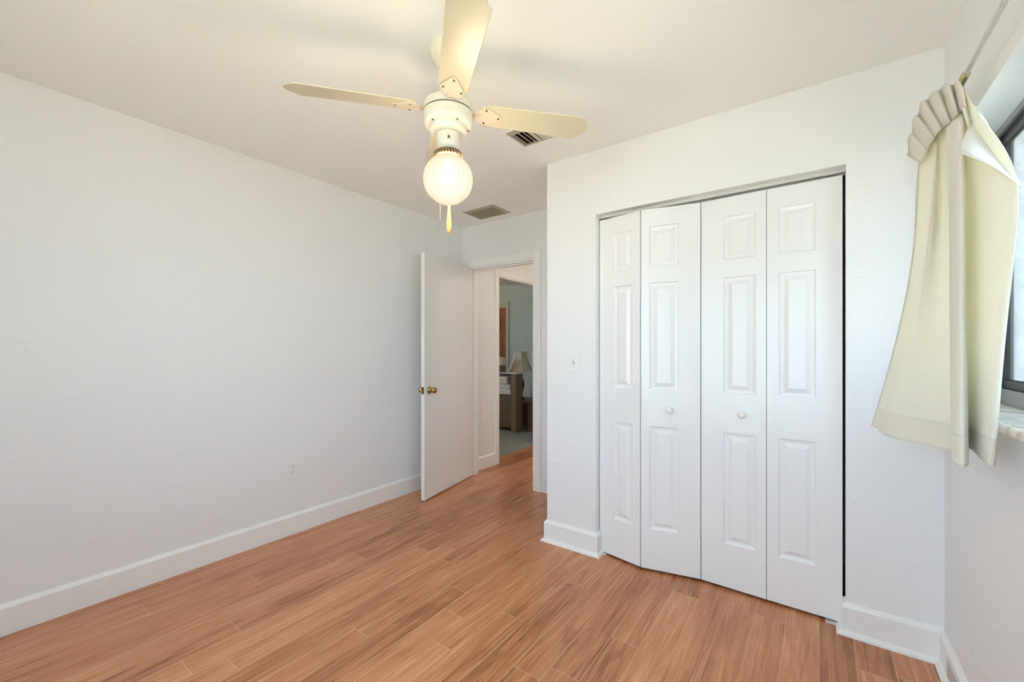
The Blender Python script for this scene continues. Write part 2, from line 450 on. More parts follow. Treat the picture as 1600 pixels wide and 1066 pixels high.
# trims: bedroom door frame
bm = NB()
box(bm, DO2, DO2 + 0.072, YE - 0.016, YE, 0, DZ + 0.072)
box(bm, DO1 - 0.072, DO1, YE - 0.016, YE, 0, DZ + 0.072)
box(bm, DO1, DO2, YE - 0.016, YE, DZ, DZ + 0.072)
struct('trim_1', bm, 'trim', bevel=0.005)
bm = NB()
JT = 0.014
box(bm, DO1, DO1 + JT, YE, YE2, 0, DZ); box(bm, DO2 - JT, DO2, YE, YE2, 0, DZ); box(bm, DO1 + JT, DO2 - JT, YE, YE2, DZ - JT, DZ)
box(bm, DO1 + JT, DO1 + JT + 0.011, YE + 0.04, YE + 0.075, 0, DZ - JT)
box(bm, DO2 - JT - 0.011, DO2 - JT, YE + 0.04, YE + 0.075, 0, DZ - JT)
box(bm, DO1 + JT + 0.011, DO2 - JT - 0.011, YE + 0.04, YE + 0.075, DZ - JT - 0.011, DZ - JT)
jamb = struct('trim_2', bm, 'trim')
bm = NB(); box(bm, DO2 - JT - 0.0015, DO2 - JT, YE + 0.008, YE + 0.034, 0.86, 0.93); link('strike_plate', bm, 'dark_brass', jamb)
# hall doorway casing
bm = NB()
box(bm, HX, HX + 0.016, HO1 - 0.06, HO1, 0, HZ + 0.06); box(bm, HX, HX + 0.016, HO2, HO2 + 0.06, 0, HZ + 0.06)
box(bm, HX, HX + 0.016, HO1, HO2, HZ, HZ + 0.06)
box(bm, HX2 - 0.01, HX, HO1 - 0.001, HO1 + 0.012, 0, HZ); box(bm, HX2 - 0.01, HX, HO2 - 0.012, HO2 + 0.001, 0, HZ)
box(bm, HX2 - 0.01, HX, HO1 + 0.012, HO2 - 0.012, HZ - 0.012, HZ + 0.001)
struct('trim_3', bm, 'trim')

# ---------------------------------------------------------------- window in the right wall
FX = 0.505
w = NB()
# fixed outer frame
box(w, FX, FX + 0.035, WY2 - 0.028, WY2, WZ1, WZ2); box(w, FX, FX + 0.035, WY1, WY1 + 0.028, WZ1, WZ2)
box(w, FX, FX + 0.035, WY1 + 0.028, WY2 - 0.028, WZ2 - 0.03, WZ2); box(w, FX, FX + 0.035, WY1 + 0.028, WY2 - 0.028, WZ1 + 0.0, WZ1 + 0.075)
win = struct('window_1', w, 'alu')
w = NB(); box(w, FX - 0.004, FX, WY1, WY2, WZ1 + 0.028, WZ1 + 0.078); link('bottom_rail', w, 'alu_light', win)
w = NB(); box(w, FX - 0.003, FX, WY1, WY2, WZ2 - 0.022, WZ2); link('top_rail', w, 'alu_light', win)
ym = (WY1 + WY2) / 2
for (a, b_, xs) in ((ym - 0.02, WY2 - 0.028, FX + 0.010), (WY1 + 0.028, ym + 0.02, FX + 0.0225)):
    s = NB()
    z0, z1 = WZ1 + 0.075, WZ2 - 0.03
    box(s, xs, xs + 0.012, a, a + 0.03, z0, z1); box(s, xs, xs + 0.012, b_ - 0.03, b_, z0, z1)
    box(s, xs, xs + 0.012, a + 0.03, b_ - 0.03, z0, z0 + 0.03); box(s, xs, xs + 0.012, a + 0.03, b_ - 0.03, z1 - 0.03, z1)
    sash = link('sash', s, 'alu', win)
    s = NB(); t_ = 0.004
    for (ya, yb, za, zb) in ((a + 0.03, a + 0.03 + t_, z0 + 0.03, z1 - 0.03), (b_ - 0.03 - t_, b_ - 0.03, z0 + 0.03, z1 - 0.03),
                             (a + 0.03, b_ - 0.03, z0 + 0.03, z0 + 0.03 + t_), (a + 0.03, b_ - 0.03, z1 - 0.03 - t_, z1 - 0.03)):
        box(s, xs + 0.002, xs + 0.010, ya, yb, za, zb)
    link('gasket', s, 'gasket', sash)
    s = NB(); box(s, xs + 0.005, xs + 0.007, a + 0.03, b_ - 0.03, z0 + 0.03, z1 - 0.03); link('glass_pane', s, 'glass', sash)
bm = NB(); box(bm, FX + 0.036, XO + 0.015, WY2 - 0.03, WY2 - 0.0005, WZ1, WZ2); struct('trim_6', bm, 'stucco')
s = NB(); box(s, FX - 0.006, FX, WY2 - 0.018, WY2 - 0.008, 1.165, 1.182); link('latch', s, 'plastic', win)
# sill
s = NB(); box(s, XR - 0.035, FX + 0.001, WY1 - 0.02, WY2 - 0.0, WZ1 + 0.002, WZ1 + 0.028)
sill = struct('window_sill_1', s, 'marble', bevel=0.008)
# unseen window behind the camera, enlarged to light the closet wall from the front
w = NB()
fy0, fy1 = YB - 0.12, YB - 0.06
box(w, BWX1, BWX1 + 0.04, fy0, fy1, BWZ1, BWZ2); box(w, BWX2 - 0.04, BWX2, fy0, fy1, BWZ1, BWZ2)
box(w, BWX1 + 0.04, BWX2 - 0.04, fy0, fy1, BWZ1, BWZ1 + 0.04); box(w, BWX1 + 0.04, BWX2 - 0.04, fy0, fy1, BWZ2 - 0.04, BWZ2)
xm = (BWX1 + BWX2) / 2
box(w, xm - 0.02, xm + 0.02, fy0, fy1, BWZ1 + 0.04, BWZ2 - 0.04)
win2 = struct('window_2', w, 'alu')
for a, b_ in ((BWX1 + 0.04, xm - 0.02), (xm + 0.02, BWX2 - 0.04)):
    s = NB(); box(s, a, b_, YB - 0.092, YB - 0.088, BWZ1 + 0.04, BWZ2 - 0.04); link('glass_pane', s, 'glass', win2)

# ---------------------------------------------------------------- bedroom door (door_1)
ux = Vector((0.193, -0.981, 0)).normalized()
door = bpy.data.objects.new('door_1', None)
LW, LT = 0.765, 0.034
ang = math.atan2(ux.y, ux.x)
bm = NB(); box(bm, 0.0, LW, 0.0, LT, 0.010, DZ - 0.006)
door_leaf = link('door_1', bm, 'door', bevel=0.0015)
bpy.data.objects.remove(door)
door = door_leaf; door['kind'] = 'structure'
door.location = (DO1 + 0.004, YE - 0.012, 0); door.rotation_euler = (0, 0, ang)
tag(door, 'flat cream bedroom door standing open against the left wall', 'door')
KX, KZ = LW - 0.066, 0.902
def knob(side):
    bm = NB()
    prof = [(0.0, 0.0), (0.031, 0.0), (0.031, 0.004), (0.026, 0.009), (0.012, 0.012), (0.0105, 0.024), (0.013, 0.030),
            (0.022, 0.036), (0.0265, 0.045), (0.026, 0.054), (0.020, 0.061), (0.010, 0.064), (0.0, 0.0645)]
    lathe(bm, prof, 32)
    for v_ in bm.verts:
        x, y, z = v_.co
        v_.co = Vector((KX + x, LT + z, KZ + y)) if side > 0 else Vector((KX + x, -z, KZ + y))
    return link('door_knob', bm, 'knob_brass', door, smooth=True)
knob(1); knob(-1)
bm = NB(); box(bm, LW - 0.0008, LW + 0.0012, 0.005, LT - 0.005, KZ - 0.029, KZ + 0.029); lp = link('latch_plate', bm, 'dark_brass', door)
bm = NB(); box(bm, LW + 0.0012, LW + 0.009, 0.011, 0.023, KZ - 0.008, KZ + 0.008); link('latch_bolt', bm, 'knob_brass', lp)
for hz in (0.22, 1.02, 1.80):
    bm = NB(); tube(bm, [(-0.004, -0.006, hz - 0.045), (-0.004, -0.006, hz + 0.045)], 0.006, 10); link('hinge', bm, 'dark_brass', door)

# ---------------------------------------------------------------- closet bifold doors (door_2, door_3)
ZB, ZT = 0.014, 2.023
def panel_mesh(W, a, b_):
    """moulded leaf, front face at y=0 looking to -y, x from 0 to W, raised panels between x=a and x=b_"""
    bm = NB()
    zr = [(0.236, 0.811), (1.013, 1.611), (1.702, 1.925)]
    xs = [0.0, a, b_, W]
    zs = [ZB] + [z for p in zr for z in p] + [ZT]
    V = {}
    def vv(x, y, z):
        k_ = (round(x, 5), round(y, 5), round(z, 5))
        if k_ not in V: V[k_] = bm.verts.new((x, y, z))
        return V[k_]
    def quad(p): bm.faces.new([vv(*q) for q in p])
    for i in range(3):
        for j in range(len(zs) - 1):
            x0, x1, z0, z1 = xs[i], xs[i + 1], zs[j], zs[j + 1]
            if i == 1 and j % 2 == 1:
                steps = [(0.0, 0.0), (0.004, 0.006), (0.016, 0.0085), (0.020, 0.0085), (0.040, 0.0015), (0.042, 0.0012)]
                for (d0, y0), (d1, y1) in zip(steps, steps[1:]):
                    o4 = [(x0 + d0, y0, z0 + d0), (x1 - d0, y0, z0 + d0), (x1 - d0, y0, z1 - d0), (x0 + d0, y0, z1 - d0)]
                    i4 = [(x0 + d1, y1, z0 + d1), (x1 - d1, y1, z0 + d1), (x1 - d1, y1, z1 - d1), (x0 + d1, y1, z1 - d1)]
                    for q in range(4):
                        r_ = (q + 1) % 4
                        quad([o4[q], o4[r_], i4[r_], i4[q]])
                quad(i4)
            else:
                quad([(x0, 0, z0), (x1, 0, z0), (x1, 0, z1), (x0, 0, z1)])
    T = 0.033
    for j in range(len(zs) - 1):
        for x in (0.0, W): quad([(x, 0, zs[j]), (x, T, zs[j]), (x, T, zs[j + 1]), (x, 0, zs[j + 1])])
    for i in range(3):
        for z in (ZB, ZT): quad([(xs[i], 0, z), (xs[i + 1], 0, z), (xs[i + 1], T, z), (xs[i], T, z)])
        for j in range(len(zs) - 1): quad([(xs[i], T, zs[j]), (xs[i + 1], T, zs[j]), (xs[i + 1], T, zs[j + 1]), (xs[i], T, zs[j + 1])])
    return bm
def leaf(parent, p0, p1, a, b_):
    d = Vector((p1[0] - p0[0], p1[1] - p0[1])); W = d.length
    o = link('door_panel', panel_mesh(W, a, b_), 'closet_door', parent)
    o.location = (p0[0], p0[1], 0); o.rotation_euler = (0, 0, math.atan2(d.y, d.x))
    return o
def closet_knob(lf, x, z):
    bm = NB()
    prof = [(0.0, 0.0), (0.011, 0.0), (0.009, 0.004), (0.007, 0.010), (0.010, 0.015), (0.0165, 0.020), (0.0175, 0.026), (0.014, 0.031), (0.0, 0.033)]
    lathe(bm, prof, 28)
    for v_ in bm.verts:
        X_, Y_, Z_ = v_.co; v_.co = Vector((x + X_, -Z_, z + Y_))
    return link('door_knob', bm, 'trim', lf, smooth=True)
def pivot(parent, x, z0, z1, m='steel'):
    bm = NB(); tube(bm, [(x, YC + 0.072, z0), (x, YC + 0.072, z1)], 0.006, 10)
    return link('pivot_pin', bm, m, parent)
for nm, lab, L in (('door_2', 'white folding closet door left of centre, its middle fold pushed out toward the room',
                    [((-1.085, 2.408), (-0.819, 2.356), 0.098, 0.224), ((-0.811, 2.355), (-0.5125, 2.419), 0.045, 0.196)]),
                   ('door_3', 'white folding closet door right of centre, both its panels nearly flat',
                    [((-0.509, 2.419), (-0.2105, 2.4125), 0.108, 0.254), ((-0.208, 2.4124), (0.0845, 2.409), 0.049, 0.196)])):
    e_ = bpy.data.objects.new(nm, None); COL.objects.link(e_); e_['kind'] = 'structure'
    tag(e_, lab, 'closet door', 'pair of folding closet doors')
    l1 = leaf(e_, *L[0]); l2 = leaf(e_, *L[1])
    if nm == 'door_2':
        closet_knob(l2, 0.148, 0.906)
        pivot(e_, -1.045, ZT, ZT + 0.015); pivot(e_, -0.56, ZT, ZT + 0.015)
        bm = NB(); box(bm, -1.085, -1.035, 2.395, 2.43, 0.0, 0.007); link('pivot_bracket', bm, 'white_metal', e_)
    else:
        closet_knob(l1, 0.192, 0.910)
        pivot(e_, -0.455, ZT, ZT + 0.015); pivot(e_, 0.035, ZT, ZT + 0.015)
        bm = NB(); box(bm, 0.022, 0.094, 2.392, 2.43, 0.0, 0.007); link('pivot_bracket', bm, 'white_metal', e_)
# head track
bm = NB(); box(bm, CO1, CO2, YC + 0.048, YC + 0.052, CZ - 0.017, CZ); box(bm, CO1, CO2, YC + 0.092, YC + 0.096, CZ - 0.017, CZ); box(bm, CO1, CO2, YC + 0.052, YC + 0.092, CZ - 0.003, CZ)
struct('trim_4', bm, 'white_metal')
# dark sheet so the closet reads dark behind its doors
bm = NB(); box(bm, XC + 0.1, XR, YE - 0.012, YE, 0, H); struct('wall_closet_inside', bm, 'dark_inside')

# ================================================================ CEILING FAN
FXY = (-1.206, 1.226)
fan = thing('ceiling_fan', 'cream four-blade ceiling fan with a lit cut-glass globe hanging in the room', 'ceiling fan', (FXY[0], FXY[1], H))
def fpart(name, bm, m, parent=None, smooth=True):
    for v_ in bm.verts: v_.co.z -= H
    return link(name, bm, m, parent or fan, smooth=smooth)
def autosmooth(o, a=40):
    md = o.modifiers.new('edge', 'EDGE_SPLIT'); md.split_angle = math.radians(a)
bm = NB(); lathe(bm, [(0.0, 2.44), (0.074, 2.44), (0.074, 2.425), (0.066, 2.400), (0.045, 2.376), (0.022, 2.368), (0.0, 2.367)], 48); autosmooth(fpart('canopy', bm, 'fan'))
bm = NB(); lathe(bm, [(0.0135, 2.24), (0.0135, 2.37)], 24); autosmooth(fpart('downrod', bm, 'fan'))
bm = NB(); lathe(bm, [(0.0, 2.240), (0.060, 2.238), (0.086, 2.231), (0.0965, 2.219), (0.0985, 2.205), (0.0985, 2.1905), (0.094, 2.1895), (0.094, 2.1840), (0.0985, 2.183),
                      (0.0985, 2.160), (0.0965, 2.146), (0.092, 2.136), (0.086, 2.131), (0.0765, 2.130), (0.0755, 2.128), (0.0755, 2.117), (0.072, 2.110), (0.062, 2.105), (0.0, 2.103)], 64)
motor = fpart('motor_housing', bm, 'fan'); autosmooth(motor, 32)
bm = NB(); lathe(bm, [(0.0, 2.1893), (0.0955, 2.1893), (0.0955, 2.1842), (0.0, 2.1842)], 64); fpart('motor_groove', bm, 'groove', motor, False)
for k in range(5):
    a = math.radians(-20 + 72 * k)
    bm = NB(); tube(bm, [(0.0815 * math.cos(a), 0.0815 * math.sin(a), 2.1275), (0.0815 * math.cos(a), 0.0815 * math.sin(a), 2.1325)], 0.0042, 10)
    fpart('screw', bm, 'screw', motor)
bm = NB(); lathe(bm, [(0.0, 2.102), (0.0455, 2.102), (0.0455, 2.050), (0.0440, 2.046), (0.040, 2.043), (0.036, 2.034), (0.0, 2.033)], 48)
neck = fpart('switch_housing', bm, 'fan'); autosmooth(neck)
# little dark emblem on the switch housing, facing the room (toward the viewer side)
ca = math.atan2(-FXY[1], -FXY[0]) + 0.06
def on_neck(s, z, off=0.0006):
    a = ca + s / 0.0455
    return Vector(((0.0455 + off) * math.cos(a), (0.0455 + off) * math.sin(a), z))
bm = NB()
def patch(poly):
    n = len(poly)
    c = [bm.verts.new(on_neck(s, z)) for s, z in poly]
    d = [bm.verts.new(on_neck(s, z, -0.001)) for s, z in poly]
    bm.faces.new(c); bm.faces.new(d[::-1])
    for i in range(n): bm.faces.new((c[i], d[i], d[(i + 1) % n], c[(i + 1) % n]))
def blob(s0, z0, rs, rz, n=12): patch([(s0 + rs * math.cos(2 * PI * i / n), z0 + rz * math.sin(2 * PI * i / n)) for i in range(n)])
ez = 2.073
patch([(-0.0085, ez - 0.0085), (0.0085, ez - 0.0085), (0.0085, ez - 0.0068), (-0.0085, ez - 0.0068)])
patch([(-0.0045, ez - 0.0060), (0.0045, ez - 0.0060), (0.0030, ez - 0.0036), (-0.0030, ez - 0.0036)])
blob(0.0, ez + 0.0002, 0.0062, 0.0040); blob(-0.0022, ez + 0.0062, 0.0021, 0.0026); blob(0.0042, ez + 0.0034, 0.0026, 0.0020)
patch([(-0.0032, ez + 0.004), (-0.0012, ez + 0.003), (-0.0034, ez + 0.0115), (-0.0046, ez + 0.0112)])
fpart('emblem', bm, 'ink', neck, False)
# brass gallery that holds the globe
bm = NB(); lathe(bm, [(0.0, 2.036), (0.036, 2.036), (0.046, 2.034), (0.053, 2.027), (0.0555, 2.018), (0.0555, 2.010), (0.051, 2.008), (0.0, 2.008)], 64)
gal = fpart('globe_gallery', bm, 'brass'); autosmooth(gal)
bm = NB()
for k in range(30):
    a = 2 * PI * k / 30
    tube(bm, [(0.0545 * math.cos(a), 0.0545 * math.sin(a), 2.027), (0.0572 * math.cos(a + 0.07), 0.0572 * math.sin(a + 0.07), 2.019), (0.0565 * math.cos(a + 0.14), 0.0565 * math.sin(a + 0.14), 2.011)], 0.0016, 6)
fpart('rope_band', bm, mat('bright_brass', (0.42, 0.32, 0.2), 0.3, 0.9), gal)
# cut-glass globe: ribbed shell, open at the neck
gz, gr = 1.923, 0.0965
prof = []
for i in range(49):
    t_ = math.radians(33 + (180 - 33) * i / 48)
    r_ = gr * math.sin(t_); z = gz + gr * math.cos(t_) * 1.03
    if t_ > math.radians(138): r_ *= 1 + 0.012 * math.cos((t_ - math.radians(138)) * 46)
    prof.append((max(r_, 0.0003), z))
bm = NB(); lathe(bm, prof[:-1] + [(0.00005, gz - gr * 1.03)], 144, ribs=32, amp=0.055, zr=(gz - 0.066, gz + 0.056))
globe = fpart('globe_shade', bm, 'globe')
md = globe.modifiers.new('thick', 'SOLIDIFY'); md.thickness = 0.0025; md.offset = -1
bm = NB(); lathe(bm, [(0.0, 2.006), (0.015, 2.006), (0.016, 1.985), (0.020, 1.968), (0.029, 1.945), (0.031, 1.930), (0.028, 1.914), (0.018, 1.902), (0.0, 1.898)], 32)
bulb = fpart('light_bulb', bm, 'bulb')
ld = bpy.data.lights.new('fan_lamp', 'POINT'); ld.energy = LAMP_W; ld.color = (1.0, 0.89, 0.70); ld.shadow_soft_size = 0.085
lo = bpy.data.objects.new('fan_lamp', ld); COL.objects.link(lo); lo.parent = fan; lo.location = (0, 0, 1.935 - H)
# blades
HALF = [(0.112, 0.000), (0.116, 0.020), (0.128, 0.038), (0.150, 0.051), (0.175, 0.056), (0.30, 0.0585), (0.42, 0.0615), (0.556, 0.0650), (0.5605, 0.0560), (0.570, 0.0500), (0.584, 0.0385), (0.596, 0.021), (0.602, 0.000)]
OUT = HALF + [(x, -y) for x, y in HALF[-2:0:-1]]
BZ = 2.199
for k in range(4):
    a = math.radians(50.5 + 90 * k)
    pitch = Matrix.Rotation(a, 4, 'Z') @ Matrix.Translation((0, 0, BZ)) @ Matrix.Rotation(math.radians(-13), 4, 'X')
    bm = NB(); prism(bm, OUT, 0.0, 0.006, pitch)
    bl = fpart('blade', bm, 'blade', None, False)
    md = bl.modifiers.new('bevel', 'BEVEL'); md.width = 0.0012; md.segments = 1
    dia = [(0.094, 0.016), (0.110, 0.024), (0.135, 0.040), (0.150, 0.044), (0.162, 0.041), (0.214, 0.010), (0.220, 0.0), (0.214, -0.010), (0.162, -0.041), (0.150, -0.044), (0.135, -0.040), (0.110, -0.024), (0.094, -0.016)]
    bm = NB(); prism(bm, dia, -0.005, -0.0002, pitch)
    mm = Matrix.Rotation(a, 4, 'Z')
    box(bm, 0.080, 0.130, -0.015, 0.015, BZ - 0.006, BZ + 0.004, mm)
    br = fpart('blade_bracket', bm, 'bracket', None, False)
    for (sx, sy) in ((0.150, 0.034), (0.150, -0.034), (0.205, 0.0)):
        bm = NB()
        pr = [(sx + 0.0042 * math.cos(2 * PI * q / 12), sy + 0.0042 * math.sin(2 * PI * q / 12)) for q in range(12)]
        prism(bm, pr, -0.0075, -0.005, pitch)
        fpart('screw', bm, 'screw', br, False)
# pull chains hang behind the globe as seen from the room's corner
back = Vector((FXY[0], FXY[1])).normalized(); side = Vector((-back.y, back.x))
def chain(off_side, off_back, zb):
    p = back * off_back + side * off_side
    q = p.normalized() * 0.043
    bm = NB(); tube(bm, [(q.x, q.y, 2.075), (p.x * 0.9, p.y * 0.9, 2.065), (p.x, p.y, 2.045), (p.x, p.y, zb)], 0.0016, 6)
    return fpart('pull_chain', bm, 'chain'), p
c1_, p1_ = chain(0.033, 0.098, 1.735)
c2_, p2_ = chain(-0.004, 0.104, 1.86)
bm = NB(); lathe(bm, [(0.0, 1.862), (0.004, 1.861), (0.0055, 1.845), (0.0075, 1.815), (0.0105, 1.785), (0.0115, 1.765), (0.0095, 1.745), (0.004, 1.737), (0.0, 1.736)], 20, (p2_.x, p2_.y)); fpart('wooden_pull', bm, 'pull_wood', c2_)

# ================================================================ VENTS
def vent_frame(bm, x0, x1, y0, y1, w_, d=0.010):
    z1, z0 = H, H - d
    ring_o = [(x0, y0), (x1, y0), (x1, y1), (x0, y1)]
    ring_i = [(x0 + w_, y0 + w_), (x1 - w_, y0 + w_), (x1 - w_, y1 - w_), (x0 + w_, y1 - w_)]
    a = [bm.verts.new((x, y, z1 - 0.0005)) for x, y in ring_o]; b_ = [bm.verts.new((x, y, z0)) for x, y in ring_i]
    c = [bm.verts.new((x, y, z1 - 0.0005)) for x, y in ring_i]
    for i in range(4):
        j = (i + 1) % 4
        bm.faces.new((a[i], a[j], b_[j], b_[i])); bm.faces.new((b_[i], b_[j], c[j], c[i])); bm.faces.new((c[i], c[j], a[j], a[i]))
v1 = thing('ceiling_vent', 'louvred beige air register on the ceiling beside the right fan blade', 'vent', (0, 0, 0))
x0, x1, y0, y1 = -1.412, -1.10, 1.884, 2.076
bm = NB(); vent_frame(bm, x0, x1, y0, y1, 0.026); link('frame', bm, 'vent', v1)
bm = NB(); box(bm, x0 + 0.024, x1 - 0.024, y0 + 0.024, y1 - 0.024, H - 0.001, H - 0.0002); link('duct_dark_plate', bm, 'black', v1)  # flat black plate standing in for the dark inside the duct
for i in range(9):
    xc = x0 + 0.040 + i * (x1 - x0 - 0.08) / 8
    tilt = 38 if i < 3 else (-32 if i > 4 else 5)
    mx = Matrix.Translation((xc, 0, H - 0.010)) @ Matrix.Rotation(math.radians(tilt), 4, 'Y')
    bm = NB(); box(bm, -0.0125, 0.0125, y0 + 0.0265, y1 - 0.0265, -0.0008, 0.0008, mx); link('louvre', bm, 'vent_slat', v1)
v2 = thing('ceiling_vent', 'dull olive return air grille on the ceiling before the open door', 'vent', (0, 0, 0))
x0, x1, y0, y1 = -2.537, -2.186, 2.747, 3.008
bm = NB(); vent_frame(bm, x0, x1, y0, y1, 0.034, 0.008); link('frame', bm, 'vent', v2)
bm = NB(); box(bm, x0 + 0.03, x1 - 0.03, y0 + 0.03, y1 - 0.03, H - 0.0012, H - 0.0004); link('backing', bm, 'black', v2)  # black sheet standing in for the dark behind the grille
bm = NB()
for i in range(16):
    yc = y0 + 0.044 + i * (y1 - y0 - 0.088) / 15
    mx = Matrix.Translation((0, yc, H - 0.007)) @ Matrix.Rotation(math.radians(-35), 4, 'X')
    box(bm, x0 + 0.0345, x1 - 0.0345, -0.0066, 0.0066, -0.0004, 0.0004, mx)
link('grille', bm, 'vent_filter', v2)

# ================================================================ OUTLET AND SWITCH
ot = thing('wall_outlet', 'white double wall outlet low on the left wall', 'outlet', (XL, 1.4385, 0.431))
bm = NB(); box(bm, 0, 0.006, -0.0355, 0.0355, -0.058, 0.058); link('cover_plate', bm, 'plastic', ot, bevel=0.002)
for dz in (0.0195, -0.0195):
    bm = NB(); pr = [(0.0165 * math.cos(2 * PI * q / 24), max(-0.0135, min(0.0135, 0.0165 * math.sin(2 * PI * q / 24)))) for q in range(24)]
    prism(bm, pr, 0.0, 0.0085, Matrix.Translation((0, 0, dz)) @ Matrix(((0, 0, 1, 0), (1, 0, 0, 0), (0, 1, 0, 0), (0, 0, 0, 1))))
    rc = link('receptacle', bm, 'plastic', ot)
    bm = NB(); box(bm, 0.0085, 0.0090, -0.0075, -0.0052, dz - 0.002, dz + 0.0075); box(bm, 0.0085, 0.0090, 0.0052, 0.0075, dz - 0.002, dz + 0.0065); box(bm, 0.0085, 0.0090, -0.0022, 0.0022, dz - 0.0105, dz - 0.006)
    link('slot', bm, 'slot', rc)
sw = thing('light_switch', 'white toggle light switch on the wall left of the closet', 'light switch', (-1.235, YC, 1.156))
bm = NB(); box(bm, -0.0365, 0.0365, -0.006, 0, -0.0595, 0.0595); pl = link('cover_plate', bm, 'plastic', sw, bevel=0.002)
bm = NB(); box(bm, -0.005, 0.005, -0.0064, -0.006, -0.012, 0.012); link('toggle_slot', bm, mat('switch_slot', (0.45, 0.44, 0.42), 0.5), sw)
bm = NB(); box(bm, -0.0038, 0.0038, -0.017, -0.0062, -0.0045, 0.0045, Matrix.Rotation(math.radians(25), 4, 'X')); link('toggle', bm, 'plastic', sw)
for dz in (0.030, -0.030):
    bm = NB(); prism(bm, [(0.0026 * math.cos(q * PI / 5), 0.0026 * math.sin(q * PI / 5)) for q in range(10)], 0.0058, 0.0068, Matrix.Translation((0, 0, dz)) @ Matrix.Rotation(PI / 2, 4, 'X'))
    link('screw', bm, 'white_metal', sw)

# ================================================================ CURTAIN ROD AND CURTAIN
rod = thing('curtain_rod', 'thin cream curtain rod running above the window', 'curtain rod', (0.349, 0.2, 2.05))
def rel(bm):
    for v_ in bm.verts: v_.co -= Vector((0.349, 0.2, 2.05))
    return bm
bm = NB(); tube(bm, [(0.349, -0.1, 2.05), (0.349, 1.80, 2.05)], 0.0065, 14); link('pole', rel(bm), 'rod', rod, smooth=True)
bm = NB(); tube(bm, [(0.349, 1.79, 2.05), (0.349, 1.86, 2.05), (0.335, 2.02, 2.049), (0.322, 2.16, 2.048), (0.34, 2.185, 2.048), (0.396, 2.19, 2.048)], [0.0105, 0.0105, 0.007, 0.007, 0.007, 0.007], 14); sl_ = link('sleeve', rel(bm), 'rod_brass', rod, smooth=True)
bm = NB(); box(bm, 0.3455, 0.3525, 1.7885, 1.85, 2.0375, 2.0400); link('slot', rel(bm), 'slot', sl_)
bm = NB(); box(bm, 0.396, 0.401, 2.175, 2.205, 2.015, 2.085); link('bracket', rel(bm), 'rod_brass', rod)
bm = NB(); box(bm, 0.396, 0.401, -0.09, -0.06, 2.015, 2.085); tube(bm, [(0.398, -0.075, 2.05), (0.356, -0.075, 2.05)], 0.005, 8); link('bracket', rel(bm), 'rod_brass', rod)
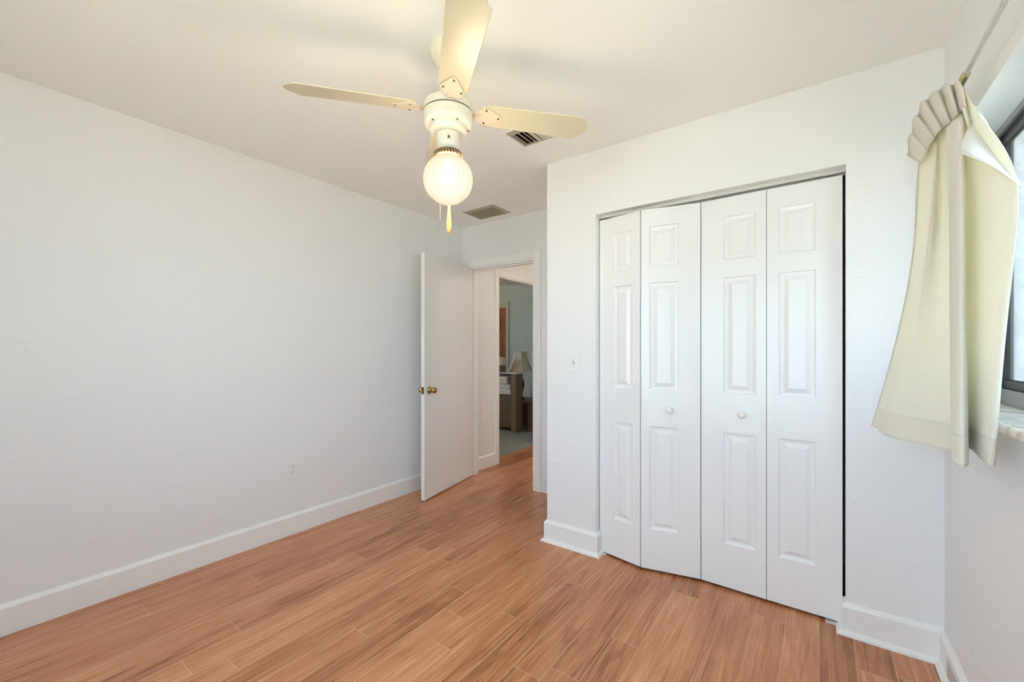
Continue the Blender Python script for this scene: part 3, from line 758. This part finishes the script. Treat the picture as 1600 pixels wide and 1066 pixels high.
CURTAIN=[[(0.3015,2.0986,2.0300),(0.3057,2.0855,2.0300),(0.3050,2.0401,2.0300),(0.3134,2.0557,2.0300),(0.3170,2.0407,2.0300),(0.3211,2.0295,2.0300),(0.3224,2.0013,2.0300),(0.3218,1.9630,2.0300),(0.3228,1.9354,2.0300),(0.3239,1.9100,2.0300),(0.3280,1.9025,2.0300),(0.3327,1.8989,2.0300),(0.3381,1.8993,2.0300),(0.3425,1.8947,2.0300),(0.3454,1.8816,2.0300),(0.3445,1.8491,2.0300),(0.3438,1.8187,2.0300),(0.3478,1.8136,2.0300)],
[(0.2919,2.0896,1.9500),(0.3120,1.9485,1.9500),(0.3068,1.8979,1.9500),(0.3165,1.9508,1.9500),(0.3216,1.9342,1.9500),(0.3343,1.8897,1.9500),(0.3306,1.8765,1.9500),(0.3188,1.8743,1.9500),(0.3174,1.8493,1.9500),(0.3237,1.7846,1.9500),(0.3334,1.7587,1.9500),(0.3397,1.7648,1.9500),(0.3434,1.7976,1.9500),(0.3419,1.8395,1.9500),(0.3492,1.8074,1.9500),(0.3456,1.7685,1.9500),(0.3424,1.7320,1.9500),(0.3470,1.7369,1.9500)],
[(0.2907,2.1301,1.8800),(0.3121,1.9585,1.8800),(0.3036,1.8868,1.8800),(0.3192,1.9597,1.8800),(0.3258,1.9414,1.8800),(0.3396,1.9033,1.8800),(0.3343,1.8816,1.8800),(0.3195,1.8620,1.8800),(0.3166,1.8285,1.8800),(0.3214,1.7571,1.8800),(0.3322,1.7388,1.8800),(0.3404,1.7551,1.8800),(0.3466,1.8007,1.8800),(0.3468,1.8509,1.8800),(0.3545,1.8207,1.8800),(0.3504,1.7545,1.8800),(0.3469,1.6917,1.8800),(0.3552,1.6926,1.8800)],
[(0.2900,2.1505,1.8000),(0.3105,1.9773,1.8000),(0.2989,1.8847,1.8000),(0.3214,1.9719,1.8000),(0.3300,1.9487,1.8000),(0.3449,1.9172,1.8000),(0.3380,1.8868,1.8000),(0.3203,1.8497,1.8000),(0.3157,1.8079,1.8000),(0.3189,1.7298,1.8000),(0.3309,1.7189,1.8000),(0.3411,1.7454,1.8000),(0.3499,1.8040,1.8000),(0.3517,1.8625,1.8000),(0.3598,1.8342,1.8000),(0.3576,1.7286,1.8000),(0.3551,1.6287,1.8000),(0.3689,1.6177,1.8000)],
[(0.2886,2.1661,1.7000),(0.3079,2.0009,1.7000),(0.2934,1.8874,1.7000),(0.3227,1.9883,1.7000),(0.3334,1.9602,1.7000),(0.3495,1.9348,1.7000),(0.3411,1.8958,1.7000),(0.3202,1.8415,1.7000),(0.3142,1.7912,1.7000),(0.3158,1.7061,1.7000),(0.3290,1.7025,1.7000),(0.3411,1.7391,1.7000),(0.3525,1.8106,1.7000),(0.3559,1.8776,1.7000),(0.3644,1.8511,1.7000),(0.3642,1.7064,1.7000),(0.3621,1.5709,1.7000),(0.3811,1.5511,1.7000)],
[(0.2859,2.1720,1.6150),(0.3036,2.0240,1.6150),(0.2896,1.9105,1.6150),(0.3216,1.9938,1.6150),(0.3342,1.9562,1.6150),(0.3503,1.9311,1.6150),(0.3418,1.8921,1.6150),(0.3209,1.8376,1.6150),(0.3148,1.7873,1.6150),(0.3164,1.7024,1.6150),(0.3295,1.6990,1.6150),(0.3417,1.7358,1.6150),(0.3532,1.8073,1.6150),(0.3567,1.8742,1.6150),(0.3651,1.8478,1.6150),(0.3670,1.6918,1.6150),(0.3662,1.5468,1.6150),(0.3867,1.5206,1.6150)],
[(0.2611,2.1575,1.4200),(0.2818,2.0408,1.4200),(0.2695,1.9293,1.4200),(0.3108,1.9814,1.4200),(0.3300,1.9313,1.4200),(0.3473,1.9143,1.4200),(0.3387,1.8748,1.4200),(0.3171,1.8157,1.4200),(0.3112,1.7666,1.4200),(0.3139,1.6889,1.4200),(0.3280,1.6909,1.4200),(0.3405,1.7296,1.4200),(0.3518,1.8002,1.4200),(0.3547,1.8637,1.4200),(0.3640,1.8421,1.4200),(0.3652,1.7090,1.4200),(0.3647,1.5837,1.4200),(0.3851,1.5718,1.4200)],
[(0.2231,2.1393,1.2200),(0.2436,2.0553,1.2200),(0.2331,1.9396,1.2200),(0.2899,1.9299,1.2200),(0.3175,1.8501,1.2200),(0.3346,1.8371,1.2200),(0.3257,1.7953,1.2200),(0.3035,1.7304,1.2200),(0.2971,1.6795,1.2200),(0.2990,1.6022,1.2200),(0.3130,1.6078,1.2200),(0.3260,1.6496,1.2200),(0.3380,1.7232,1.2200),(0.3415,1.7878,1.2200),(0.3507,1.7681,1.2200),(0.3475,1.6461,1.2200),(0.3436,1.5310,1.2200),(0.3617,1.5311,1.2200)],
[(0.1827,2.0964,1.0500),(0.2049,2.0477,1.0500),(0.1963,1.9293,1.0500),(0.2723,1.8897,1.0500),(0.3102,1.7995,1.0500),(0.3283,1.7948,1.0500),(0.3188,1.7503,1.0500),(0.2955,1.6773,1.0500),(0.2887,1.6252,1.0500),(0.2908,1.5521,1.0500),(0.3057,1.5642,1.0500),(0.3194,1.6102,1.0500),(0.3320,1.6862,1.0500),(0.3356,1.7501,1.0500),(0.3454,1.7349,1.0500),(0.3402,1.6223,1.0500),(0.3348,1.5163,1.0500),(0.3526,1.5279,1.0500)],
[(0.1559,2.0576,0.9570),(0.1789,2.0321,0.9490),(0.1720,1.9157,0.9430),(0.2622,1.8678,0.9410),(0.3078,1.7776,0.9390),(0.3265,1.7779,0.9450),(0.3170,1.7330,0.9450),(0.2932,1.6571,0.9410),(0.2865,1.6057,0.9390),(0.2891,1.5370,0.9410),(0.3046,1.5526,0.9430),(0.3185,1.5998,0.9430),(0.3311,1.6753,0.9530),(0.3344,1.7370,0.9610),(0.3446,1.7249,0.9650),(0.3387,1.6201,0.9610),(0.3328,1.5219,0.9570),(0.3501,1.5398,0.9550)]]
RUFFLE=[[(0.3161,1.6742,1.9805),(0.3170,1.6968,1.9945),(0.3181,1.7197,2.0064),(0.3198,1.7430,2.0153),(0.3218,1.7668,2.0218),(0.3239,1.7907,2.0283),(0.3254,1.8143,2.0371),(0.3171,1.7865,2.0268),(0.3056,1.7424,2.0117),(0.3059,1.7654,2.0261),(0.3065,1.7889,2.0384),(0.3079,1.8130,2.0475),(0.3098,1.8376,2.0543),(0.3115,1.8638,2.0590),(0.3125,1.8897,2.0659),(0.3043,1.8646,2.0543),(0.2929,1.8233,2.0382),(0.2920,1.8483,2.0509),(0.2918,1.8740,2.0614),(0.2925,1.9006,2.0685),(0.2942,1.9281,2.0733),(0.2960,1.9559,2.0781),(0.2968,1.9832,2.0851),(0.2887,1.9598,2.0743),(0.2774,1.9202,2.0593),(0.2764,1.9402,2.0666),(0.2764,1.9611,2.0716),(0.2780,1.9832,2.0732),(0.2808,2.0062,2.0725),(0.2836,2.0293,2.0715),(0.2853,2.0517,2.0728),(0.2783,2.0233,2.0573),(0.2679,1.9786,2.0379),(0.2663,1.9988,2.0445),(0.2659,2.0200,2.0489),(0.2674,2.0426,2.0499),(0.2703,2.0663,2.0487),(0.2739,2.0870,2.0431),(0.2761,2.1066,2.0396),(0.2697,2.0756,2.0206),(0.2598,2.0281,1.9980),(0.2581,2.0450,1.9994),(0.2578,2.0629,1.9985),(0.2599,2.0827,1.9947),(0.2638,2.1038,1.9889),(0.2679,2.1250,1.9831),(0.2703,2.1450,1.9790),(0.2638,2.1142,1.9608),(0.2535,2.0666,1.9389)],
[(0.3215,1.6767,1.9462),(0.3223,1.6931,1.9519),(0.3230,1.7095,1.9577),(0.3237,1.7259,1.9634),(0.3243,1.7424,1.9692),(0.3249,1.7589,1.9749),(0.3254,1.7755,1.9807),(0.3199,1.7594,1.9728),(0.3127,1.7330,1.9608),(0.3132,1.7498,1.9666),(0.3137,1.7667,1.9724),(0.3141,1.7836,1.9782),(0.3145,1.8006,1.9840),(0.3147,1.8185,1.9892),(0.3148,1.8364,1.9943),(0.3094,1.8220,1.9863),(0.3023,1.7975,1.9741),(0.3025,1.8158,1.9794),(0.3025,1.8341,1.9846),(0.3025,1.8526,1.9898),(0.3025,1.8711,1.9950),(0.3024,1.8897,2.0002),(0.3023,1.9084,2.0054),(0.2970,1.8951,1.9977),(0.2903,1.8718,1.9862),(0.2906,1.8876,1.9880),(0.2910,1.9035,1.9897),(0.2913,1.9194,1.9914),(0.2915,1.9353,1.9930),(0.2918,1.9512,1.9946),(0.2920,1.9672,1.9961),(0.2874,1.9514,1.9853),(0.2815,1.9256,1.9710),(0.2817,1.9418,1.9724),(0.2818,1.9580,1.9738),(0.2819,1.9743,1.9751),(0.2820,1.9906,1.9764),(0.2825,2.0046,1.9745),(0.2829,2.0187,1.9725),(0.2789,2.0011,1.9591),(0.2736,1.9736,1.9423),(0.2740,1.9877,1.9402),(0.2744,2.0019,1.9381),(0.2748,2.0161,1.9359),(0.2752,2.0303,1.9335),(0.2755,2.0445,1.9311),(0.2758,2.0588,1.9285),(0.2720,2.0415,1.9155),(0.2668,2.0144,1.8994)],
[(0.3296,1.6931,1.9175),(0.3298,1.7040,1.9195),(0.3299,1.7149,1.9215),(0.3300,1.7258,1.9234),(0.3301,1.7367,1.9254),(0.3301,1.7477,1.9273),(0.3302,1.7588,1.9292),(0.3267,1.7513,1.9239),(0.3222,1.7381,1.9163),(0.3222,1.7493,1.9182),(0.3222,1.7605,1.9201),(0.3222,1.7718,1.9220),(0.3221,1.7831,1.9238),(0.3220,1.7947,1.9264),(0.3218,1.8064,1.9290),(0.3184,1.7998,1.9247),(0.3140,1.7875,1.9182),(0.3138,1.7994,1.9208),(0.3136,1.8113,1.9234),(0.3134,1.8233,1.9261),(0.3131,1.8353,1.9287),(0.3128,1.8474,1.9313),(0.3125,1.8595,1.9338),(0.3092,1.8535,1.9297),(0.3049,1.8419,1.9234),(0.3047,1.8531,1.9242),(0.3045,1.8645,1.9250),(0.3043,1.8758,1.9257),(0.3041,1.8872,1.9264),(0.3039,1.8986,1.9270),(0.3036,1.9101,1.9276),(0.3005,1.9036,1.9218),(0.2965,1.8914,1.9139),(0.2962,1.9030,1.9145),(0.2959,1.9147,1.9151),(0.2956,1.9264,1.9157),(0.2953,1.9382,1.9162),(0.2952,1.9485,1.9145),(0.2951,1.9588,1.9128),(0.2923,1.9511,1.9050),(0.2886,1.9378,1.8953),(0.2885,1.9482,1.8936),(0.2884,1.9587,1.8918),(0.2882,1.9691,1.8900),(0.2881,1.9796,1.8881),(0.2879,1.9901,1.8862),(0.2877,2.0006,1.8842),(0.2849,1.9933,1.8765),(0.2814,1.9804,1.8670)]]
FLAP=[[(0.3740,1.8007,1.9487),(0.3790,1.7473,1.8900),(0.3830,1.6846,1.8147),(0.3860,1.6198,1.7384),(0.3875,1.5643,1.6751),(0.3880,1.5177,1.6275)],
[(0.3370,1.7139,1.8616),(0.3355,1.6573,1.8128),(0.3485,1.6122,1.7600),(0.3610,1.5699,1.7046),(0.3708,1.5412,1.6606),(0.3875,1.5158,1.6255)],
[(0.3000,1.6270,1.7744),(0.3120,1.5674,1.7355),(0.3340,1.5398,1.7053),(0.3560,1.5199,1.6709),(0.3740,1.5180,1.6460),(0.3870,1.5138,1.6235)]]
EDGE=[[(0.3350,1.7741,2.0226),(0.3500,1.7910,1.9899),(0.3640,1.8024,1.9641),(0.3740,1.7945,1.9459)],
[(0.3220,1.7187,1.9792),(0.3250,1.7145,1.9362),(0.3300,1.7013,1.8926),(0.3380,1.7042,1.8591)]]

cur = thing('curtain', 'cream linen curtain bunched at the far end of the window', 'curtain', (0.30, 1.95, 0.94))
def rel2(bm):
    for v_ in bm.verts: v_.co -= Vector((0.30, 1.95, 0.94))
    return bm
def cloth_obj(name, rows, m, thick=0.0016, sub=2):
    bm = NB(); grid(bm, rows)
    o = link(name, rel2(bm), m, cur, smooth=True)
    md = o.modifiers.new('subsurf', 'SUBSURF'); md.levels = sub; md.render_levels = sub
    md.boundary_smooth = 'PRESERVE_CORNERS'
    md = o.modifiers.new('thick', 'SOLIDIFY'); md.thickness = thick
    return o
cloth_obj('curtain_panel', CURTAIN, 'curtain')
def toward(p, d):
    n = Vector((p[0], p[1], 0)).normalized(); return (p[0] - n.x * d, p[1] - n.y * d, p[2])
hb = [toward(p, 0.003) for p in CURTAIN[-1]]; ht = []
for a, b_ in zip(CURTAIN[-2], CURTAIN[-1]):
    s = 0.72
    ht.append(toward((a[0] * s + b_[0] * (1 - s), a[1] * s + b_[1] * (1 - s), a[2] * s + b_[2] * (1 - s)), 0.003))
hm = [tuple((Vector(a) + Vector(b_)) / 2) for a, b_ in zip(hb, ht)]
cloth_obj('hem', [ht, hm, hb], 'curtain_hem', 0.001)
cloth_obj('ruffle_heading', RUFFLE, 'curtain_hem', 0.0014, 1)
cloth_obj('folded_corner', FLAP, 'lining', 0.0016, 2)
cloth_obj('heading_edge', EDGE, 'curtain_hem', 0.0016, 2)

# ================================================================ THE FAR ROOM
cab = thing('cabinet', 'low brown cabinet with an open linen shelf, seen through the doorway', 'cabinet', (-4.05, 5.17, 0.004))
bx = lambda n_, a, m_, **k: (lambda b__: (box(b__, *a), link(n_, b__, m_, cab, **k))[1])(NB())
bx('side_post', (0.345, 0.435, -0.09, 0.09, 0.0, 0.862), 'oak', bevel=0.004)
bx('side_post', (-0.435, -0.345, -0.09, 0.09, 0.0, 0.862), 'oak', bevel=0.004)
bx('top_board', (-0.455, 0.445, -0.10, 0.10, 0.862, 0.884), 'linen', bevel=0.004)
bx('front_panel', (-0.345, 0.345, -0.075, -0.055, 0.06, 0.545), 'panel_brown')
bx('shelf', (-0.345, 0.345, -0.055, 0.085, 0.525, 0.545), 'oak')
bx('back_panel', (-0.345, 0.345, 0.08, 0.09, 0.545, 0.862), 'panel_brown')
for i, (z0, hh, xr) in enumerate(((0.5495, 0.155, 0.33), (0.706, 0.115, 0.27))):
    bm = NB(); 
    for q in range(2): box(bm, -0.33, xr - 0.012 * q, -0.085 + 0.006 * q, 0.075, z0 + hh / 2 * q + 0.001, z0 + hh / 2 * (q + 1))
    o = link('folded_linen', bm, 'linen', bevel=0.014); o.location = (-4.05, 5.17, 0.004)
    tag(o, ('pale folded linen bundle, lower of two on the cabinet shelf', 'pale folded linen bundle, upper of two on the cabinet shelf')[i], 'linen', 'folded linens in the cabinet')
bk = thing('basket', 'round grey basket with pale lace cloth on the cabinet top', 'basket', (-3.95, 5.15, 0.888))
bm = NB(); lathe(bm, [(0.0, 0.0), (0.062, 0.0), (0.076, 0.11), (0.078, 0.125), (0.070, 0.125), (0.058, 0.01), (0.0, 0.01)], 28); link('basket_body', bm, 'basket', bk, smooth=True)
bm = NB(); lathe(bm, [(0.0765, 0.10), (0.088, 0.125), (0.086, 0.165), (0.068, 0.205), (0.035, 0.225), (0.0, 0.228)], 28, ribs=9, amp=0.18, zr=(0.09, 0.2)); link('lace_cloth', bm, 'linen', bk, smooth=True)
et = thing('end_table', 'dark brown end table with thick legs behind the cabinet', 'table', (-3.74, 5.60, 0.004))
def ebx(n_, a, m_='oak', **k):
    b__ = NB(); box(b__, *a); return link(n_, b__, m_, et, **k)
ebx('table_top', (-0.30, 0.30, -0.30, 0.28, 0.405, 0.435), bevel=0.005)
for sx in (-1, 1):
    for sy in (-1, 1): ebx('leg', (sx * 0.225 - 0.045, sx * 0.225 + 0.045, sy * 0.235 - 0.045, sy * 0.235 + 0.045, 0, 0.405), bevel=0.006)
tl_ = thing('table_lamp', 'table lamp with pale bell shade and black base on the end table', 'lamp', (-3.83, 5.50, 0.441))
bm = NB(); lathe(bm, [(0.0, 0.0), (0.075, 0.0), (0.075, 0.02), (0.035, 0.04), (0.03, 0.10), (0.055, 0.16), (0.07, 0.24), (0.05, 0.32), (0.022, 0.38), (0.015, 0.46), (0.0, 0.46)], 28); link('lamp_base', bm, 'lamp_base', tl_, smooth=True)
bm = NB()
pf = [(0.215, 0.450), (0.212, 0.456), (0.180, 0.50), (0.150, 0.55), (0.128, 0.61), (0.114, 0.68), (0.108, 0.745), (0.110, 0.752)]
rr_ = lathe(bm, pf, 8)
shade_ = link('lamp_shade', bm, 'lampshade', tl_)
bm = NB()
tube(bm, [(0.109 * math.cos(2 * PI * k / 64), 0.109 * math.sin(2 * PI * k / 64), 0.752 + 0.008 * math.cos(PI * k / 2)) for k in range(65)], 0.008, 6)
link('shade_trim', bm, 'lampshade', shade_)
ac = thing('armchair', 'pale upholstered armchair standing behind the lamp by the far wall', 'armchair', (-3.64, 6.06, 0.004))
def abx(n_, a, m_='armchair', bv=0.04):
    b__ = NB(); box(b__, *a); o = link(n_, b__, m_, ac, smooth=False)
    md = o.modifiers.new('bevel', 'BEVEL'); md.width = bv; md.segments = 4
abx('backrest', (-0.34, 0.34, -0.08, 0.05, 0.34, 1.205), bv=0.055)
abx('seat', (-0.28, 0.28, 0.052, 0.30, 0.20, 0.46))
abx('armrest', (-0.36, -0.285, 0.052, 0.33, 0.20, 0.62), bv=0.03); abx('armrest', (0.285, 0.36, 0.052, 0.33, 0.20, 0.62), bv=0.03)
for sx in (-1, 1):
    for yy in (-0.04, 0.26): abx('leg', (sx * 0.30 - 0.02, sx * 0.30 + 0.02, yy - 0.02, yy + 0.02, 0, 0.34 if yy < 0 else 0.20), 'oak', 0.004)
# wooden door in the far wall with its casing
dX0, dX1 = -5.55, -4.80
bm = NB(); box(bm, dX0, dX1, R2Y2 - 0.03, R2Y2, 0.01, 2.02)
d4 = struct('door_4', bm, 'stained_wood'); tag(d4, 'reddish brown wooden door in the far wall of the next room', 'door')
bm = NB(); lathe(bm, [(0, 0), (0.026, 0), (0.012, 0.01), (0.024, 0.035), (0.02, 0.055), (0, 0.06)], 16)
for v_ in bm.verts: X_, Y_, Z_ = v_.co; v_.co = Vector((dX0 + 0.07 + X_, R2Y2 - 0.03 - Z_, 0.95 + Y_))
link('door_knob', bm, 'knob_brass', d4, smooth=True)
bm = NB(); box(bm, dX1, dX1 + 0.065, R2Y2 - 0.035, R2Y2, 0, 2.12); box(bm, dX0 - 0.065, dX0, R2Y2 - 0.035, R2Y2, 0, 2.12); box(bm, dX0, dX1, R2Y2 - 0.035, R2Y2, 2.02, 2.12)
struct('trim_5', bm, 'cream_trim')
